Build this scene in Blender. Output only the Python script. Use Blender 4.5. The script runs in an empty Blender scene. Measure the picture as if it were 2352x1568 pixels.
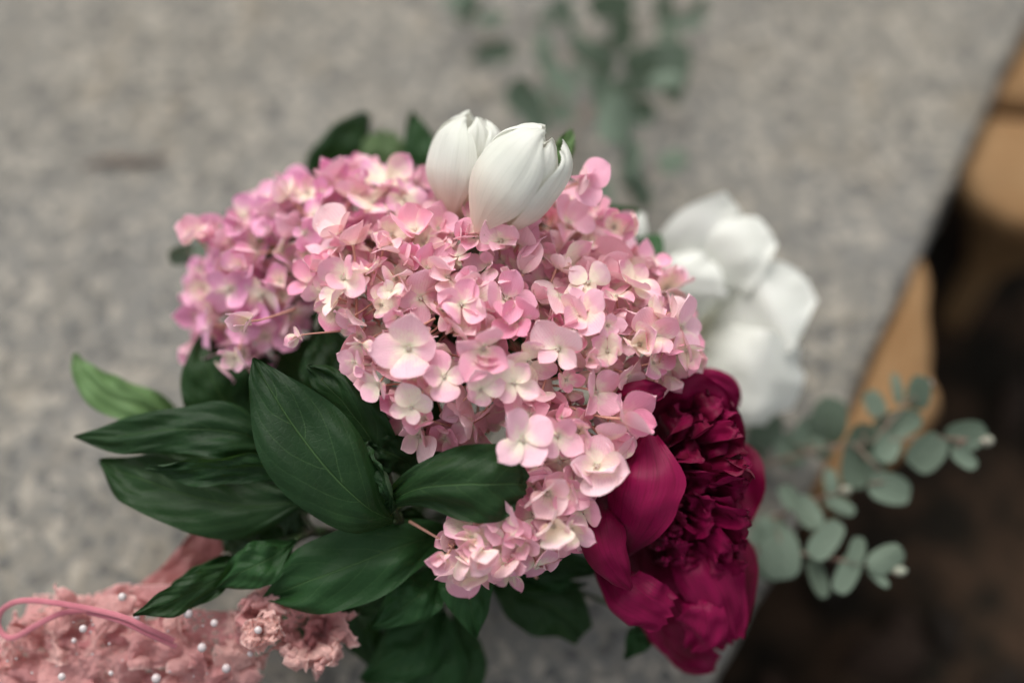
import bpy, math, random
import numpy as np
from mathutils import Vector, Matrix, noise
R = math.radians
rng = random.Random(11)
scene = bpy.context.scene
col = scene.collection

# ------------------------------------------------------------------ camera, sky, sun, exposure
PITCH = R(62); FOCUS = 0.60; AIM_H = 0.165
FWD = Vector((0, math.cos(PITCH), -math.sin(PITCH)))
RGT = Vector((1, 0, 0))
UPV = Vector((0, math.sin(PITCH), math.cos(PITCH)))
CAM = Vector((0, 0, AIM_H)) - FWD * FOCUS
cd = bpy.data.cameras.new('camera'); cam = bpy.data.objects.new('camera', cd); col.objects.link(cam)
cam.matrix_world = Matrix.Translation(CAM) @ Matrix((RGT, UPV, -FWD)).transposed().to_4x4()
cd.lens = 50; cd.sensor_width = 36; cd.clip_start = 0.01; cd.clip_end = 50
cd.dof.use_dof = True; cd.dof.focus_distance = FOCUS; cd.dof.aperture_fstop = 1.5
scene.camera = cam

world = bpy.data.worlds.new('World'); scene.world = world; world.use_nodes = True
wn = world.node_tree; wn.nodes.clear()
SUN_EL, SUN_AZ = R(58), R(-25)            # azimuth measured from +Y towards +X
sky = wn.nodes.new('ShaderNodeTexSky'); sky.sky_type = 'NISHITA'; sky.sun_disc = False
sky.sun_elevation = SUN_EL; sky.sun_rotation = SUN_AZ; sky.dust_density = 4; sky.air_density = 1.0
hs = wn.nodes.new('ShaderNodeHueSaturation'); hs.inputs['Saturation'].default_value = 0.22   # overcast: the blue is veiled
bg = wn.nodes.new('ShaderNodeBackground'); bg.inputs[1].default_value = 0.15
wo = wn.nodes.new('ShaderNodeOutputWorld')
wn.links.new(sky.outputs[0], hs.inputs['Color']); wn.links.new(hs.outputs[0], bg.inputs[0]); wn.links.new(bg.outputs[0], wo.inputs[0])

sd = bpy.data.lights.new('sun', 'SUN'); sd.energy = 1.3; sd.angle = R(40); sd.color = (1, .96, .9)
sun = bpy.data.objects.new('sun', sd); col.objects.link(sun)
sdir = Vector((math.sin(SUN_AZ) * math.cos(SUN_EL), math.cos(SUN_AZ) * math.cos(SUN_EL), math.sin(SUN_EL)))
sun.rotation_euler = sdir.to_track_quat('Z', 'Y').to_euler()
sun.location = sdir * 3

scene.view_settings.view_transform = 'Standard'; scene.view_settings.look = 'None'
scene.view_settings.gamma = 1; scene.view_settings.use_curve_mapping = False
scene.view_settings.exposure = 0.4
scene.render.engine = 'CYCLES'
scene.cycles.use_denoising = True
scene.cycles.max_bounces = 8
scene.cycles.transparent_max_bounces = 12

# ------------------------------------------------------------------ measuring helpers
FPX = 50 / 36 * 2352            # photograph measured on a 2352 x 1568 sheet
def W(x, y, d=0.0):             # d: millimetres behind the plane of focus
    dep = FOCUS + d / 1000
    return CAM + FWD * dep + RGT * ((x - 1176) / FPX * dep) + UPV * ((784 - y) / FPX * dep)
def S(x, y, h=0.0):             # a point at height h (m) above the slab top
    v = FWD + RGT * ((x - 1176) / FPX) + UPV * ((784 - y) / FPX)
    k = (h - CAM.z) / v.z
    return CAM + v * k
def SD(x, y, h=0.0):            # its depth in mm behind focus
    return ((S(x, y, h) - CAM).dot(FWD) - FOCUS) * 1000
PX = FOCUS / FPX                # metres per sheet pixel at focus

# ------------------------------------------------------------------ materials
def newmat(name):
    m = bpy.data.materials.new(name); m.use_nodes = True
    nt = m.node_tree; nt.nodes.clear()
    return m, nt, nt.nodes.new, nt.links.new
def lin(r, g, b):
    f = lambda c: (c / 255 / 12.92) if c / 255 <= .04045 else ((c / 255 + .055) / 1.055) ** 2.4
    return (f(r), f(g), f(b), 1)
def mixc(nt, fac, a, b, blend='MIX'):
    n = nt.nodes.new('ShaderNodeMix'); n.data_type = 'RGBA'; n.blend_type = blend
    for s, v in ((0, fac), (6, a), (7, b)):
        if hasattr(v, 'is_output'): nt.links.new(v, n.inputs[s])
        else: n.inputs[s].default_value = v
    return n.outputs[2]
def mth(nt, op, a, b=0.0, clamp=False):
    n = nt.nodes.new('ShaderNodeMath'); n.operation = op; n.use_clamp = clamp
    for s, v in ((0, a), (1, b)):
        if hasattr(v, 'is_output'): nt.links.new(v, n.inputs[s])
        else: n.inputs[s].default_value = v
    return n.outputs[0]
def ramp(nt, fac, a, b, lo=0.0, hi=1.0):
    n = nt.nodes.new('ShaderNodeMapRange'); n.interpolation_type = 'SMOOTHSTEP'
    nt.links.new(fac, n.inputs[0])
    n.inputs[1].default_value = a; n.inputs[2].default_value = b; n.inputs[3].default_value = lo; n.inputs[4].default_value = hi
    return n.outputs[0]
def tex(nt, scale, detail=3, rough=.55, coord='Object', vec=None):
    n = nt.nodes.new('ShaderNodeTexNoise'); n.inputs['Scale'].default_value = scale
    n.inputs['Detail'].default_value = detail; n.inputs['Roughness'].default_value = rough
    if vec is None:
        tc = nt.nodes.new('ShaderNodeTexCoord'); vec = tc.outputs[coord]
    nt.links.new(vec, n.inputs['Vector'])
    return n.outputs[0]
def uvxy(nt):
    tc = nt.nodes.new('ShaderNodeTexCoord'); sx = nt.nodes.new('ShaderNodeSeparateXYZ')
    nt.links.new(tc.outputs['UV'], sx.inputs[0])
    return tc.outputs['UV'], sx.outputs[0], sx.outputs[1]
def objcol(nt):
    oi = nt.nodes.new('ShaderNodeObjectInfo'); sx = nt.nodes.new('ShaderNodeSeparateColor')
    nt.links.new(oi.outputs['Color'], sx.inputs[0])
    return oi, sx.outputs[0], sx.outputs[1], sx.outputs[2]
def finish(nt, color, rough, transl=0.0, spec=.3, sheen=0.0, sheen_tint=(1, 1, 1, 1), height=None, hdist=.0004, hstr=.5, tcol=None, coat=0):
    p = nt.nodes.new('ShaderNodeBsdfPrincipled'); o = nt.nodes.new('ShaderNodeOutputMaterial')
    def put(sock, v):
        if hasattr(v, 'is_output'): nt.links.new(v, sock)
        else: sock.default_value = v
    put(p.inputs['Base Color'], color); put(p.inputs['Roughness'], rough)
    p.inputs['Specular IOR Level'].default_value = spec
    p.inputs['Sheen Weight'].default_value = sheen; p.inputs['Sheen Tint'].default_value = sheen_tint
    p.inputs['Coat Weight'].default_value = coat
    if height is not None:
        b = nt.nodes.new('ShaderNodeBump'); b.inputs['Distance'].default_value = hdist; b.inputs['Strength'].default_value = hstr
        nt.links.new(height, b.inputs['Height']); nt.links.new(b.outputs[0], p.inputs['Normal'])
    out = p.outputs[0]
    if transl:
        t = nt.nodes.new('ShaderNodeBsdfTranslucent'); put(t.inputs['Color'], tcol if tcol is not None else color)
        if height is not None: nt.links.new(b.outputs[0], t.inputs['Normal'])
        mx = nt.nodes.new('ShaderNodeMixShader'); mx.inputs[0].default_value = transl
        nt.links.new(out, mx.inputs[1]); nt.links.new(t.outputs[0], mx.inputs[2]); out = mx.outputs[0]
    nt.links.new(out, o.inputs[0])
    return p

def mat_stone():
    m, nt, N, L = newmat('granite')
    a = tex(nt, 120, 5, .7); b = tex(nt, 210, 4, .7); c = tex(nt, 5, 3, .5); e = tex(nt, 900, 2, .6); w = tex(nt, 26, 3, .6)
    k = mth(nt, 'ADD', mth(nt, 'MULTIPLY', a, .5), mth(nt, 'MULTIPLY', b, .5))
    c1 = mixc(nt, ramp(nt, k, .36, .64), lin(92, 93, 91), lin(138, 131, 117))
    c1 = mixc(nt, ramp(nt, w, .52, .72, 0, .45), c1, lin(134, 122, 102))
    c1 = mixc(nt, ramp(nt, c, .35, .7, 0, .5), c1, lin(115, 115, 113))
    vor = nt.nodes.new('ShaderNodeTexVoronoi'); vor.inputs['Scale'].default_value = 170
    tc = nt.nodes.new('ShaderNodeTexCoord'); L(tc.outputs['Object'], vor.inputs['Vector'])
    sx = nt.nodes.new('ShaderNodeSeparateColor'); L(vor.outputs['Color'], sx.inputs[0])
    c1 = mixc(nt, ramp(nt, sx.outputs[0], .80, .86, 0, .55), c1, lin(62, 63, 64))      # dark mica grains
    c1 = mixc(nt, ramp(nt, sx.outputs[1], .80, .86, 0, .6), c1, lin(164, 157, 144))   # pale feldspar grains
    finish(nt, c1, .75, spec=.25, height=mth(nt, 'ADD', b, mth(nt, 'MULTIPLY', e, .5)), hdist=.0012, hstr=.8)
    return m
def mat_soil():
    m, nt, N, L = newmat('dark_soil')
    a = tex(nt, 22, 5, .65); b = tex(nt, 90, 4, .6)
    c1 = mixc(nt, ramp(nt, a, .42, .66), lin(24, 20, 14), lin(66, 49, 36))
    c2 = mixc(nt, ramp(nt, b, .4, .65), c1, lin(30, 26, 17))
    finish(nt, mixc(nt, .4, c1, c2), .9, spec=.15, height=b, hdist=.004, hstr=.8)
    return m
def mat_bark():
    m, nt, N, L = newmat('bark_chip')
    oi = nt.nodes.new('ShaderNodeObjectInfo')
    a = tex(nt, 60, 4)
    c1 = mixc(nt, oi.outputs['Random'], lin(26, 20, 14), lin(62, 44, 34))
    c = mixc(nt, mth(nt, 'MULTIPLY', a, .6), c1, lin(26, 22, 16))
    finish(nt, c, .85, spec=.2, height=a, hdist=.003, hstr=.8)
    return m
def mat_rock():
    m, nt, N, L = newmat('tan_sandstone')
    a = tex(nt, 14, 4, .6); b = tex(nt, 160, 3)
    c = mixc(nt, ramp(nt, a, .35, .7), lin(122, 92, 60), lin(140, 111, 78))
    c = mixc(nt, mth(nt, 'MULTIPLY', ramp(nt, b, .5, .75), .3), c, lin(120, 86, 52))
    finish(nt, c, .85, spec=.2, height=b, hdist=.001, hstr=.6)
    return m
def mat_sepal():
    # object colour: R = how strong the pink, G = how far cream spreads from the claw, B = lilac
    m, nt, N, L = newmat('hydrangea_sepal')
    uv, u, v = uvxy(nt); oi, r, g, b = objcol(nt)
    tcn = nt.nodes.new('ShaderNodeTexCoord')
    off = nt.nodes.new('ShaderNodeVectorMath'); off.operation = 'ADD'
    rv = nt.nodes.new('ShaderNodeCombineXYZ')
    L(mth(nt, 'MULTIPLY', oi.outputs['Random'], 37.0), rv.inputs[0]); L(mth(nt, 'MULTIPLY', oi.outputs['Random'], 91.0), rv.inputs[1])
    L(uv, off.inputs[0]); L(rv.outputs[0], off.inputs[1])
    blot = tex(nt, 2.6, 3, .55, vec=off.outputs[0]); fine = tex(nt, 9, 4, .65, vec=off.outputs[0])
    pink = mixc(nt, r, lin(255, 228, 228), lin(245, 162, 188))
    pink = mixc(nt, b, pink, lin(240, 172, 212))
    # cream spreads out of the claw, blotches break its border
    edge = mth(nt, 'ADD', v, mth(nt, 'MULTIPLY', mth(nt, 'SUBTRACT', blot, .5), .9))
    cf = nt.nodes.new('ShaderNodeMapRange'); cf.interpolation_type = 'SMOOTHSTEP'
    L(edge, cf.inputs[0]); L(mth(nt, 'SUBTRACT', g, .18), cf.inputs[1]); L(mth(nt, 'ADD', g, .42), cf.inputs[2])
    c = mixc(nt, cf.outputs[0], lin(255, 244, 222), pink)
    green = ramp(nt, v, .0, .16, .55, 0)
    c = mixc(nt, green, c, lin(222, 236, 196))
    c = mixc(nt, mth(nt, 'MULTIPLY', ramp(nt, fine, .55, .75), .34), c, lin(238, 124, 170))
    # veins fan out from the claw
    uc = mth(nt, 'SUBTRACT', u, .5)
    ang = mth(nt, 'ADD', mth(nt, 'MULTIPLY', uc, 36.0), mth(nt, 'MULTIPLY', mth(nt, 'SUBTRACT', fine, .5), 3.2))
    vein = ramp(nt, mth(nt, 'ABSOLUTE', mth(nt, 'SINE', ang)), .0, .25, 1, 0)
    vein = mth(nt, 'MULTIPLY', vein, ramp(nt, v, .05, .5, .4, 1))
    c = mixc(nt, mth(nt, 'MULTIPLY', vein, .42), c, lin(222, 112, 154))
    spot = tex(nt, 5.5, 2, .5, vec=off.outputs[0])
    c = mixc(nt, ramp(nt, spot, .73, .78, 0, .55), c, lin(176, 128, 92))            # a few bruised spots
    rim = ramp(nt, mth(nt, 'ABSOLUTE', uc), .44, .5)
    c = mixc(nt, mth(nt, 'MULTIPLY', rim, .3), c, lin(240, 208, 190))
    geo = nt.nodes.new('ShaderNodeNewGeometry')
    c = mixc(nt, mth(nt, 'MULTIPLY', geo.outputs['Backfacing'], .45), c, lin(252, 222, 218))
    finish(nt, c, .55, transl=.24, spec=.25, sheen=.12, height=mth(nt, 'ADD', mth(nt, 'MULTIPLY', vein, -.7), fine), hdist=.0004, hstr=.55)
    return m
def mat_plain(name, c, rough=.6, transl=0.0, spec=.3, sheen=0.0, var=None, scale=120, coat=0):
    m, nt, N, L = newmat(name)
    n = tex(nt, scale, 3)
    cc = mixc(nt, ramp(nt, n, .35, .68), c, var if var else tuple(x * .7 for x in c[:3]) + (1,))
    finish(nt, cc, rough, transl, spec, sheen, height=n, hdist=.0006, hstr=.35, coat=coat)
    return m
def mat_leaf(name, top, vein, under, transl=.1, rough=.5, spec=.17, nveins=6.0):
    m, nt, N, L = newmat(name)
    uv, u, v = uvxy(nt); oi, r, g, b = objcol(nt)
    uc = mth(nt, 'ABSOLUTE', mth(nt, 'SUBTRACT', u, .5))
    n = tex(nt, 60, 4); nf = tex(nt, 420, 3); nl = tex(nt, 26, 2)
    # side veins leave the midrib forward and bend along the blade
    s = mth(nt, 'SUBTRACT', v, mth(nt, 'MULTIPLY', mth(nt, 'POWER', mth(nt, 'MULTIPLY', uc, 2.0), 1.4), .42))
    side = mth(nt, 'ADD', s, mth(nt, 'MULTIPLY', mth(nt, 'GREATER_THAN', u, .5), .06))
    ph = mth(nt, 'ADD', mth(nt, 'MULTIPLY', side, nveins), mth(nt, 'MULTIPLY', mth(nt, 'SUBTRACT', nl, .5), .7))
    fr = mth(nt, 'ABSOLUTE', mth(nt, 'SUBTRACT', mth(nt, 'FRACT', ph), .5))
    sv = mth(nt, 'MULTIPLY', ramp(nt, fr, .0, .026, 1, 0), ramp(nt, uc, .30, .48, 1, 0))
    mid = ramp(nt, uc, .004, .016, 1, 0)
    vor = nt.nodes.new('ShaderNodeTexVoronoi'); vor.feature = 'DISTANCE_TO_EDGE'; vor.inputs['Scale'].default_value = 330
    tc = nt.nodes.new('ShaderNodeTexCoord'); L(tc.outputs['Object'], vor.inputs['Vector'])
    net = ramp(nt, vor.outputs[0], .0, .1, 1, 0)
    allv = mth(nt, 'MAXIMUM', mid, mth(nt, 'MULTIPLY', sv, .8))
    c = mixc(nt, ramp(nt, n, .3, .7), top, tuple(x * .72 for x in top[:3]) + (1,))
    c = mixc(nt, mth(nt, 'MULTIPLY', oi.outputs['Random'], .35), c, (top[0] * 1.9, top[1] * 1.45, top[2] * 1.25, 1))
    c = mixc(nt, ramp(nt, nl, .55, .75, 0, .3), c, (top[0] * 2.0, top[1] * 1.5, top[2] * 1.4, 1))
    c = mixc(nt, r, c, tuple(min(1, x * 2.3) for x in top[:3]) + (1,))           # r: paler young leaf
    c = mixc(nt, mth(nt, 'MULTIPLY', net, .03), c, vein)
    c = mixc(nt, mth(nt, 'MULTIPLY', allv, .36), c, vein)
    geo = nt.nodes.new('ShaderNodeNewGeometry')
    c = mixc(nt, mth(nt, 'MULTIPLY', geo.outputs['Backfacing'], .8), c, under)
    bulge = mth(nt, 'MULTIPLY', fr, ramp(nt, uc, .0, .1, .2, 1))
    h = mth(nt, 'ADD', mth(nt, 'MULTIPLY', bulge, .6), mth(nt, 'ADD', mth(nt, 'MULTIPLY', mid, -.6), mth(nt, 'MULTIPLY', net, -.05)))
    h = mth(nt, 'ADD', h, mth(nt, 'MULTIPLY', nf, .14))
    finish(nt, c, rough, transl, spec, height=h, hdist=.0011, hstr=.8,
           tcol=mixc(nt, .5, c, lin(120, 170, 60)))
    return m
def mat_petal(name, c0, c1, base, rough, transl, sheen, streak, tint=(1, 1, 1, 1), spec=.3, base_to=.45):
    m, nt, N, L = newmat(name)
    uv, u, v = uvxy(nt); oi, r, g, b = objcol(nt)
    mp = nt.nodes.new('ShaderNodeMapping'); mp.inputs['Scale'].default_value = (34, 2.0, 1); L(uv, mp.inputs[0])
    add = nt.nodes.new('ShaderNodeVectorMath'); add.operation = 'ADD'
    cv = nt.nodes.new('ShaderNodeCombineXYZ'); L(mth(nt, 'MULTIPLY', oi.outputs['Random'], 53.0), cv.inputs[0])
    L(mp.outputs[0], add.inputs[0]); L(cv.outputs[0], add.inputs[1])
    st = tex(nt, 1.0, 4, .6, vec=add.outputs[0]); bl = tex(nt, 45, 3)
    c = mixc(nt, ramp(nt, bl, .3, .7), c0, c1)
    c = mixc(nt, r, c, c1)
    c = mixc(nt, mth(nt, 'MULTIPLY', ramp(nt, st, .45, .75), streak), c, tuple(x * .62 for x in c0[:3]) + (1,))
    c = mixc(nt, ramp(nt, v, .0, base_to, .75, 0), c, base)
    finish(nt, c, rough, transl, spec, sheen, tint, height=st, hdist=.0006, hstr=.45)
    return m
def mat_lace():
    m, nt, N, L = newmat('pink_lace')
    n = tex(nt, 45, 4); f = tex(nt, 500, 2); oi, r, g, b = objcol(nt)
    vor = nt.nodes.new('ShaderNodeTexVoronoi'); vor.feature = 'DISTANCE_TO_EDGE'; vor.inputs['Scale'].default_value = 260
    tc = nt.nodes.new('ShaderNodeTexCoord'); L(tc.outputs['Object'], vor.inputs['Vector'])
    c = mixc(nt, ramp(nt, n, .3, .7), lin(194, 120, 124), lin(234, 174, 172))
    uv, u, v = uvxy(nt)
    c = mixc(nt, r, c, lin(238, 196, 186))
    c = mixc(nt, ramp(nt, mth(nt, 'ABSOLUTE', mth(nt, 'SUBTRACT', u, .5)), .42, .5, 0, .6), c, lin(246, 214, 206))   # picot edge
    p = nt.nodes.new('ShaderNodeBsdfPrincipled'); o = nt.nodes.new('ShaderNodeOutputMaterial')
    L(c, p.inputs['Base Color']); p.inputs['Roughness'].default_value = .7; p.inputs['Sheen Weight'].default_value = .35
    bp = nt.nodes.new('ShaderNodeBump'); bp.inputs['Distance'].default_value = .001; L(mth(nt, 'ADD', f, vor.outputs[0]), bp.inputs['Height']); L(bp.outputs[0], p.inputs['Normal'])
    tr = nt.nodes.new('ShaderNodeBsdfTransparent'); mx = nt.nodes.new('ShaderNodeMixShader')
    hole = mth(nt, 'MULTIPLY', ramp(nt, vor.outputs[0], .12, .22), mth(nt, 'MULTIPLY', ramp(nt, n, .44, .56), g))   # open mesh of the lace
    tl = nt.nodes.new('ShaderNodeBsdfTranslucent'); L(c, tl.inputs['Color']); m2 = nt.nodes.new('ShaderNodeMixShader'); m2.inputs[0].default_value = .42
    L(p.outputs[0], m2.inputs[1]); L(tl.outputs[0], m2.inputs[2])
    L(hole, mx.inputs[0]); L(m2.outputs[0], mx.inputs[1]); L(tr.outputs[0], mx.inputs[2]); L(mx.outputs[0], o.inputs[0])
    return m

M = {
 'stone': mat_stone(), 'soil': mat_soil(), 'bark': mat_bark(), 'rock': mat_rock(), 'sepal': mat_sepal(),
 'pedicel': mat_plain('pedicel', lin(214, 140, 140), .5, .1, var=lin(206, 176, 138), scale=300),
 'stem': mat_plain('stem', lin(62, 84, 48), .5, var=lin(58, 52, 44), scale=90),
 'leaf': mat_leaf('peony_leaf', lin(25, 51, 25), lin(86, 116, 70), lin(72, 92, 70)),
 'fleaf': mat_leaf('tulip_leaf', lin(62, 82, 50), lin(88, 108, 70), lin(104, 130, 104), nveins=0.0),
 'euc': mat_leaf('eucalyptus_leaf', lin(86, 101, 86), lin(116, 126, 112), lin(100, 114, 100), transl=.1, rough=.6, nveins=4.0),
 'eucstem': mat_plain('eucalyptus_stem', lin(112, 108, 94), .6, var=lin(120, 96, 84)),
 'euctip': mat_plain('eucalyptus_tip', lin(176, 150, 140), .5, var=lin(150, 160, 140)),
 'tulip': mat_petal('white_petal', lin(228, 230, 218), lin(234, 235, 226), lin(240, 208, 184), .5, .3, .1, .3, spec=.3, base_to=.62),
 'tulip_open': mat_petal('open_white_petal', lin(234, 236, 226), lin(240, 241, 234), lin(226, 222, 190), .5, .3, .1, .12, spec=.3, base_to=.22),
 'peony': mat_petal('crimson_petal', lin(78, 1, 22), lin(134, 8, 66), lin(46, 0, 12), .45, .14, .04, .5, tint=(1, .55, .75, 1), spec=.17, base_to=.3),
 'lace': mat_lace(),
 'satin': mat_plain('pink_satin', lin(172, 108, 104), .4, .1, .4, .2, var=lin(160, 94, 94), scale=25),
 'cord': mat_plain('pink_cord', lin(186, 112, 122), .7, 0, .2, .3, var=lin(172, 98, 110), scale=80),
 'pearl': mat_plain('pearl', lin(204, 192, 190), .1, 0, .7, var=lin(176, 160, 164), scale=60, coat=1),
 'twig': mat_plain('dry_twig', lin(112, 92, 80), .8, var=lin(96, 82, 74)),
 'bud': mat_plain('floret_bud', lin(214, 224, 190), .5, .2, var=lin(226, 176, 186), scale=700),
}

# ------------------------------------------------------------------ mesh helpers
def link(name, me, parent=None):
    o = bpy.data.objects.new(name, me); col.objects.link(o)
    if parent is not None: o.parent = parent
    return o
def mesh(name, verts, faces, m, uvs=None, smooth=True):
    me = bpy.data.meshes.new(name)
    me.from_pydata([tuple(v) for v in verts], [], faces)
    if uvs is not None:
        ul = me.uv_layers.new(name='UVMap')
        li = np.zeros(len(me.loops), dtype=np.int32); me.loops.foreach_get('vertex_index', li)
        ul.data.foreach_set('uv', np.array(uvs, dtype=np.float32)[li].ravel())
    if smooth: me.polygons.foreach_set('use_smooth', [True] * len(me.polygons))
    me.materials.append(M[m]); me.update()
    return me
def thing(name, label, cat, loc, group=None):
    o = bpy.data.objects.new(name, None); col.objects.link(o); o.location = loc
    o.empty_display_size = .01
    o['label'] = label; o['category'] = cat
    if group: o['group'] = group
    return o
def tag(o, label, cat, group=None):
    o['label'] = label; o['category'] = cat
    if group: o['group'] = group
def child(name, me, parent):            # mesh given in world coordinates under an unrotated Empty
    o = link(name, me, parent); o.matrix_parent_inverse = Matrix.Translation(-parent.location)
    return o
def cat(pts, t):                        # Catmull-Rom through pts (tuples or numbers), t in 0..1
    n = len(pts) - 1; f = min(max(t, 0), 1) * n; i = min(int(f), n - 1); f -= i
    g = lambda k: pts[min(max(k, 0), n)]
    p0, p1, p2, p3 = g(i - 1), g(i), g(i + 1), g(i + 2)
    h = lambda a, b, c, d: .5 * (2 * b + (c - a) * f + (2 * a - 5 * b + 4 * c - d) * f * f + (3 * b - a - 3 * c + d) * f ** 3)
    if isinstance(p1, (int, float)): return h(p0, p1, p2, p3)
    return tuple(h(a, b, c, d) for a, b, c, d in zip(p0, p1, p2, p3))
def lerpl(v, t):
    return cat(v, t) if isinstance(v, (list, tuple)) else v
def grid_faces(a, b):
    return [(i * b + j, i * b + j + 1, (i + 1) * b + j + 1, (i + 1) * b + j) for i in range(a - 1) for j in range(b - 1)]
def patch(rib, widths, m, arc=25, roll=0, ruffle=0.0, rfreq=3, rphase=0, tipjag=0.0, fold=0.0, ns=22, nw=11, lump=0.0, seed=0, wav=0.0):
    """A leaf or petal: a midrib through points, a width at each station, curled across by `arc` degrees
    (positive: edges lean back), turned about the rib by `roll`."""
    P = [W(*cat(rib, i / (ns - 1))) for i in range(ns)]
    V = []; U = []
    r2 = random.Random(seed * 7 + 1); jag = [r2.uniform(-1, 1) for _ in range(nw)]
    for i in range(ns):
        t = i / (ns - 1); p = P[i]
        T = (P[min(i + 1, ns - 1)] - P[max(i - 1, 0)]).normalized()
        v = (CAM - p).normalized(); B = T.cross(v).normalized(); N = B.cross(T)
        a = R(lerpl(roll, t)); B2 = B * math.cos(a) + N * math.sin(a); N2 = N * math.cos(a) - B * math.sin(a)
        wob = 1 + wav * noise.noise(Vector((t * 4.5, seed * 1.7, 2))) 
        w = max(lerpl(widths, t), 1.5) * wob * PX / 2 * ((p - CAM).dot(FWD) / FOCUS)
        ar = R(lerpl(arc, t)); ar = ar if abs(ar) > 1e-3 else 1e-3
        for j in range(nw):
            u = -1 + 2 * j / (nw - 1)
            q = p + B2 * (w * math.sin(ar * u) / ar) - N2 * (w * (1 - math.cos(ar * u)) / ar)
            q += N2 * (-fold * w * (1 - abs(u)) ** 2)
            if ruffle: q += N2 * (ruffle * w * u * u * math.sin(rfreq * 6.28 * t + rphase + (1.7 if u > 0 else 0)))
            if lump:
                q += N2 * (lump * .001 * noise.noise(Vector((t * 5 + seed * 3.1, u * 2.2, seed))) * (1 + abs(u)))
            if tipjag:
                k = max(0, (t - .55) / .45) ** 2
                q += T * (tipjag * w * k * (jag[j] * .5 - .6 * u * u))
            V.append(q); U.append(((u + 1) / 2, t))
    return mesh('patch', V, grid_faces(ns, nw), m, U)
def tube(pts, rad, m, seg=8, n=None, px=True, cap=True):
    n = n or max(6, len(pts) * 5)
    P = [cat([tuple(p) for p in pts], i / (n - 1)) for i in range(n)]
    P = [W(*p) if px else Vector(p) for p in P]
    V = []; U = []
    side = None
    for i in range(n):
        T = (P[min(i + 1, n - 1)] - P[max(i - 1, 0)]).normalized()
        if side is None: side = T.orthogonal().normalized()
        side = (side - T * side.dot(T)).normalized(); b = T.cross(side)
        r = lerpl(rad, i / (n - 1))
        for k in range(seg):
            a = 2 * math.pi * k / seg
            V.append(P[i] + side * (r * math.cos(a)) + b * (r * math.sin(a))); U.append((k / seg, i / (n - 1)))
    F = [(i * seg + k, i * seg + (k + 1) % seg, (i + 1) * seg + (k + 1) % seg, (i + 1) * seg + k) for i in range(n - 1) for k in range(seg)]
    if cap: F += [tuple(range(seg))[::-1], tuple((n - 1) * seg + k for k in range(seg))]
    return mesh('tube', V, F, m, U)
def blob(c, rad, m, sub=(16, 10), lump=.0, freq=3, seed=0, rot=None):
    V = []; nu, nv = sub
    for j in range(nv + 1):
        th = math.pi * j / nv
        for i in range(nu):
            ph = 2 * math.pi * i / nu
            d = Vector((math.sin(th) * math.cos(ph), math.sin(th) * math.sin(ph), math.cos(th)))
            k = 1 + lump * noise.fractal(d * freq + Vector((seed * 5.3, seed, 0)), .6, 2, 3)
            q = Vector((d.x * rad[0] * k, d.y * rad[1] * k, d.z * rad[2] * k))
            if rot is not None: q = rot @ q
            V.append(q + Vector(c))
    F = [(j * nu + i, j * nu + (i + 1) % nu, (j + 1) * nu + (i + 1) % nu, (j + 1) * nu + i)[::-1] for j in range(nv) for i in range(nu)]
    return mesh('blob', V, F, m)

# ------------------------------------------------------------------ the slab, the ground beyond it
E0, E1 = S(2352, 70), S(1800 * .91875, 1568)
ed = (E1 - E0).normalized()
def build_slab():
    """one stone sheet with a worn arris and a rough broken side; u runs along the edge, v away from it"""
    n2 = Vector((-ed.y, ed.x, 0));
    if n2.x > 0: n2 = -n2                      # points into the slab
    mid = (E0 + E1) / 2; L = 1.1; nu = 260
    prof = [(0.95, 0), (.4, 0), (.12, 0), (.03, 0), (.008, -.0003), (.0035, -.0012), (.001, -.0035), (0, -.008), (.002, -.022), (-.001, -.04), (.003, -.062), (.05, -.065)]
    V = []
    for i in range(nu):
        s = (i / (nu - 1) * 2 - 1) * L
        for j, (a, z) in enumerate(prof):
            p = mid + ed * s + n2 * a
            k = noise.fractal(Vector((s * 40, j * .4, 0)), .7, 2, 3)
            if 4 <= j <= 10: p = p + n2 * (.0022 * k + .004 * noise.noise(Vector((s * 6, 0, 4))) )
            V.append(Vector((p.x, p.y, z + (.0012 * k if 6 < j < 11 else 0))))
    f = grid_faces(nu, len(prof))
    o = link('stone_slab', mesh('stone_slab', V, f, 'stone')); o['kind'] = 'structure'
    me = o.data
    if me.polygons[0].normal.z < 0: me.flip_normals()
build_slab()
GZ = -.19
def build_ground():
    n = 90; V = []
    for i in range(n):
        for j in range(n):
            fx = (i / (n - 1)) * 2 - 1; fy = (j / (n - 1)) * 2 - 1
            x = math.copysign(abs(fx) ** 2.2 * 12, fx) + .2; y = math.copysign(abs(fy) ** 2.2 * 12, fy)
            z = GZ + .022 * noise.fractal(Vector((x * 12, y * 12, 0)), .8, 2, 4)
            V.append((x, y, z))
    o = link('ground', mesh('ground', V, grid_faces(n, n), 'soil')); o['kind'] = 'structure'
    if o.data.polygons[0].normal.z < 0: o.data.flip_normals()
build_ground()
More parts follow.
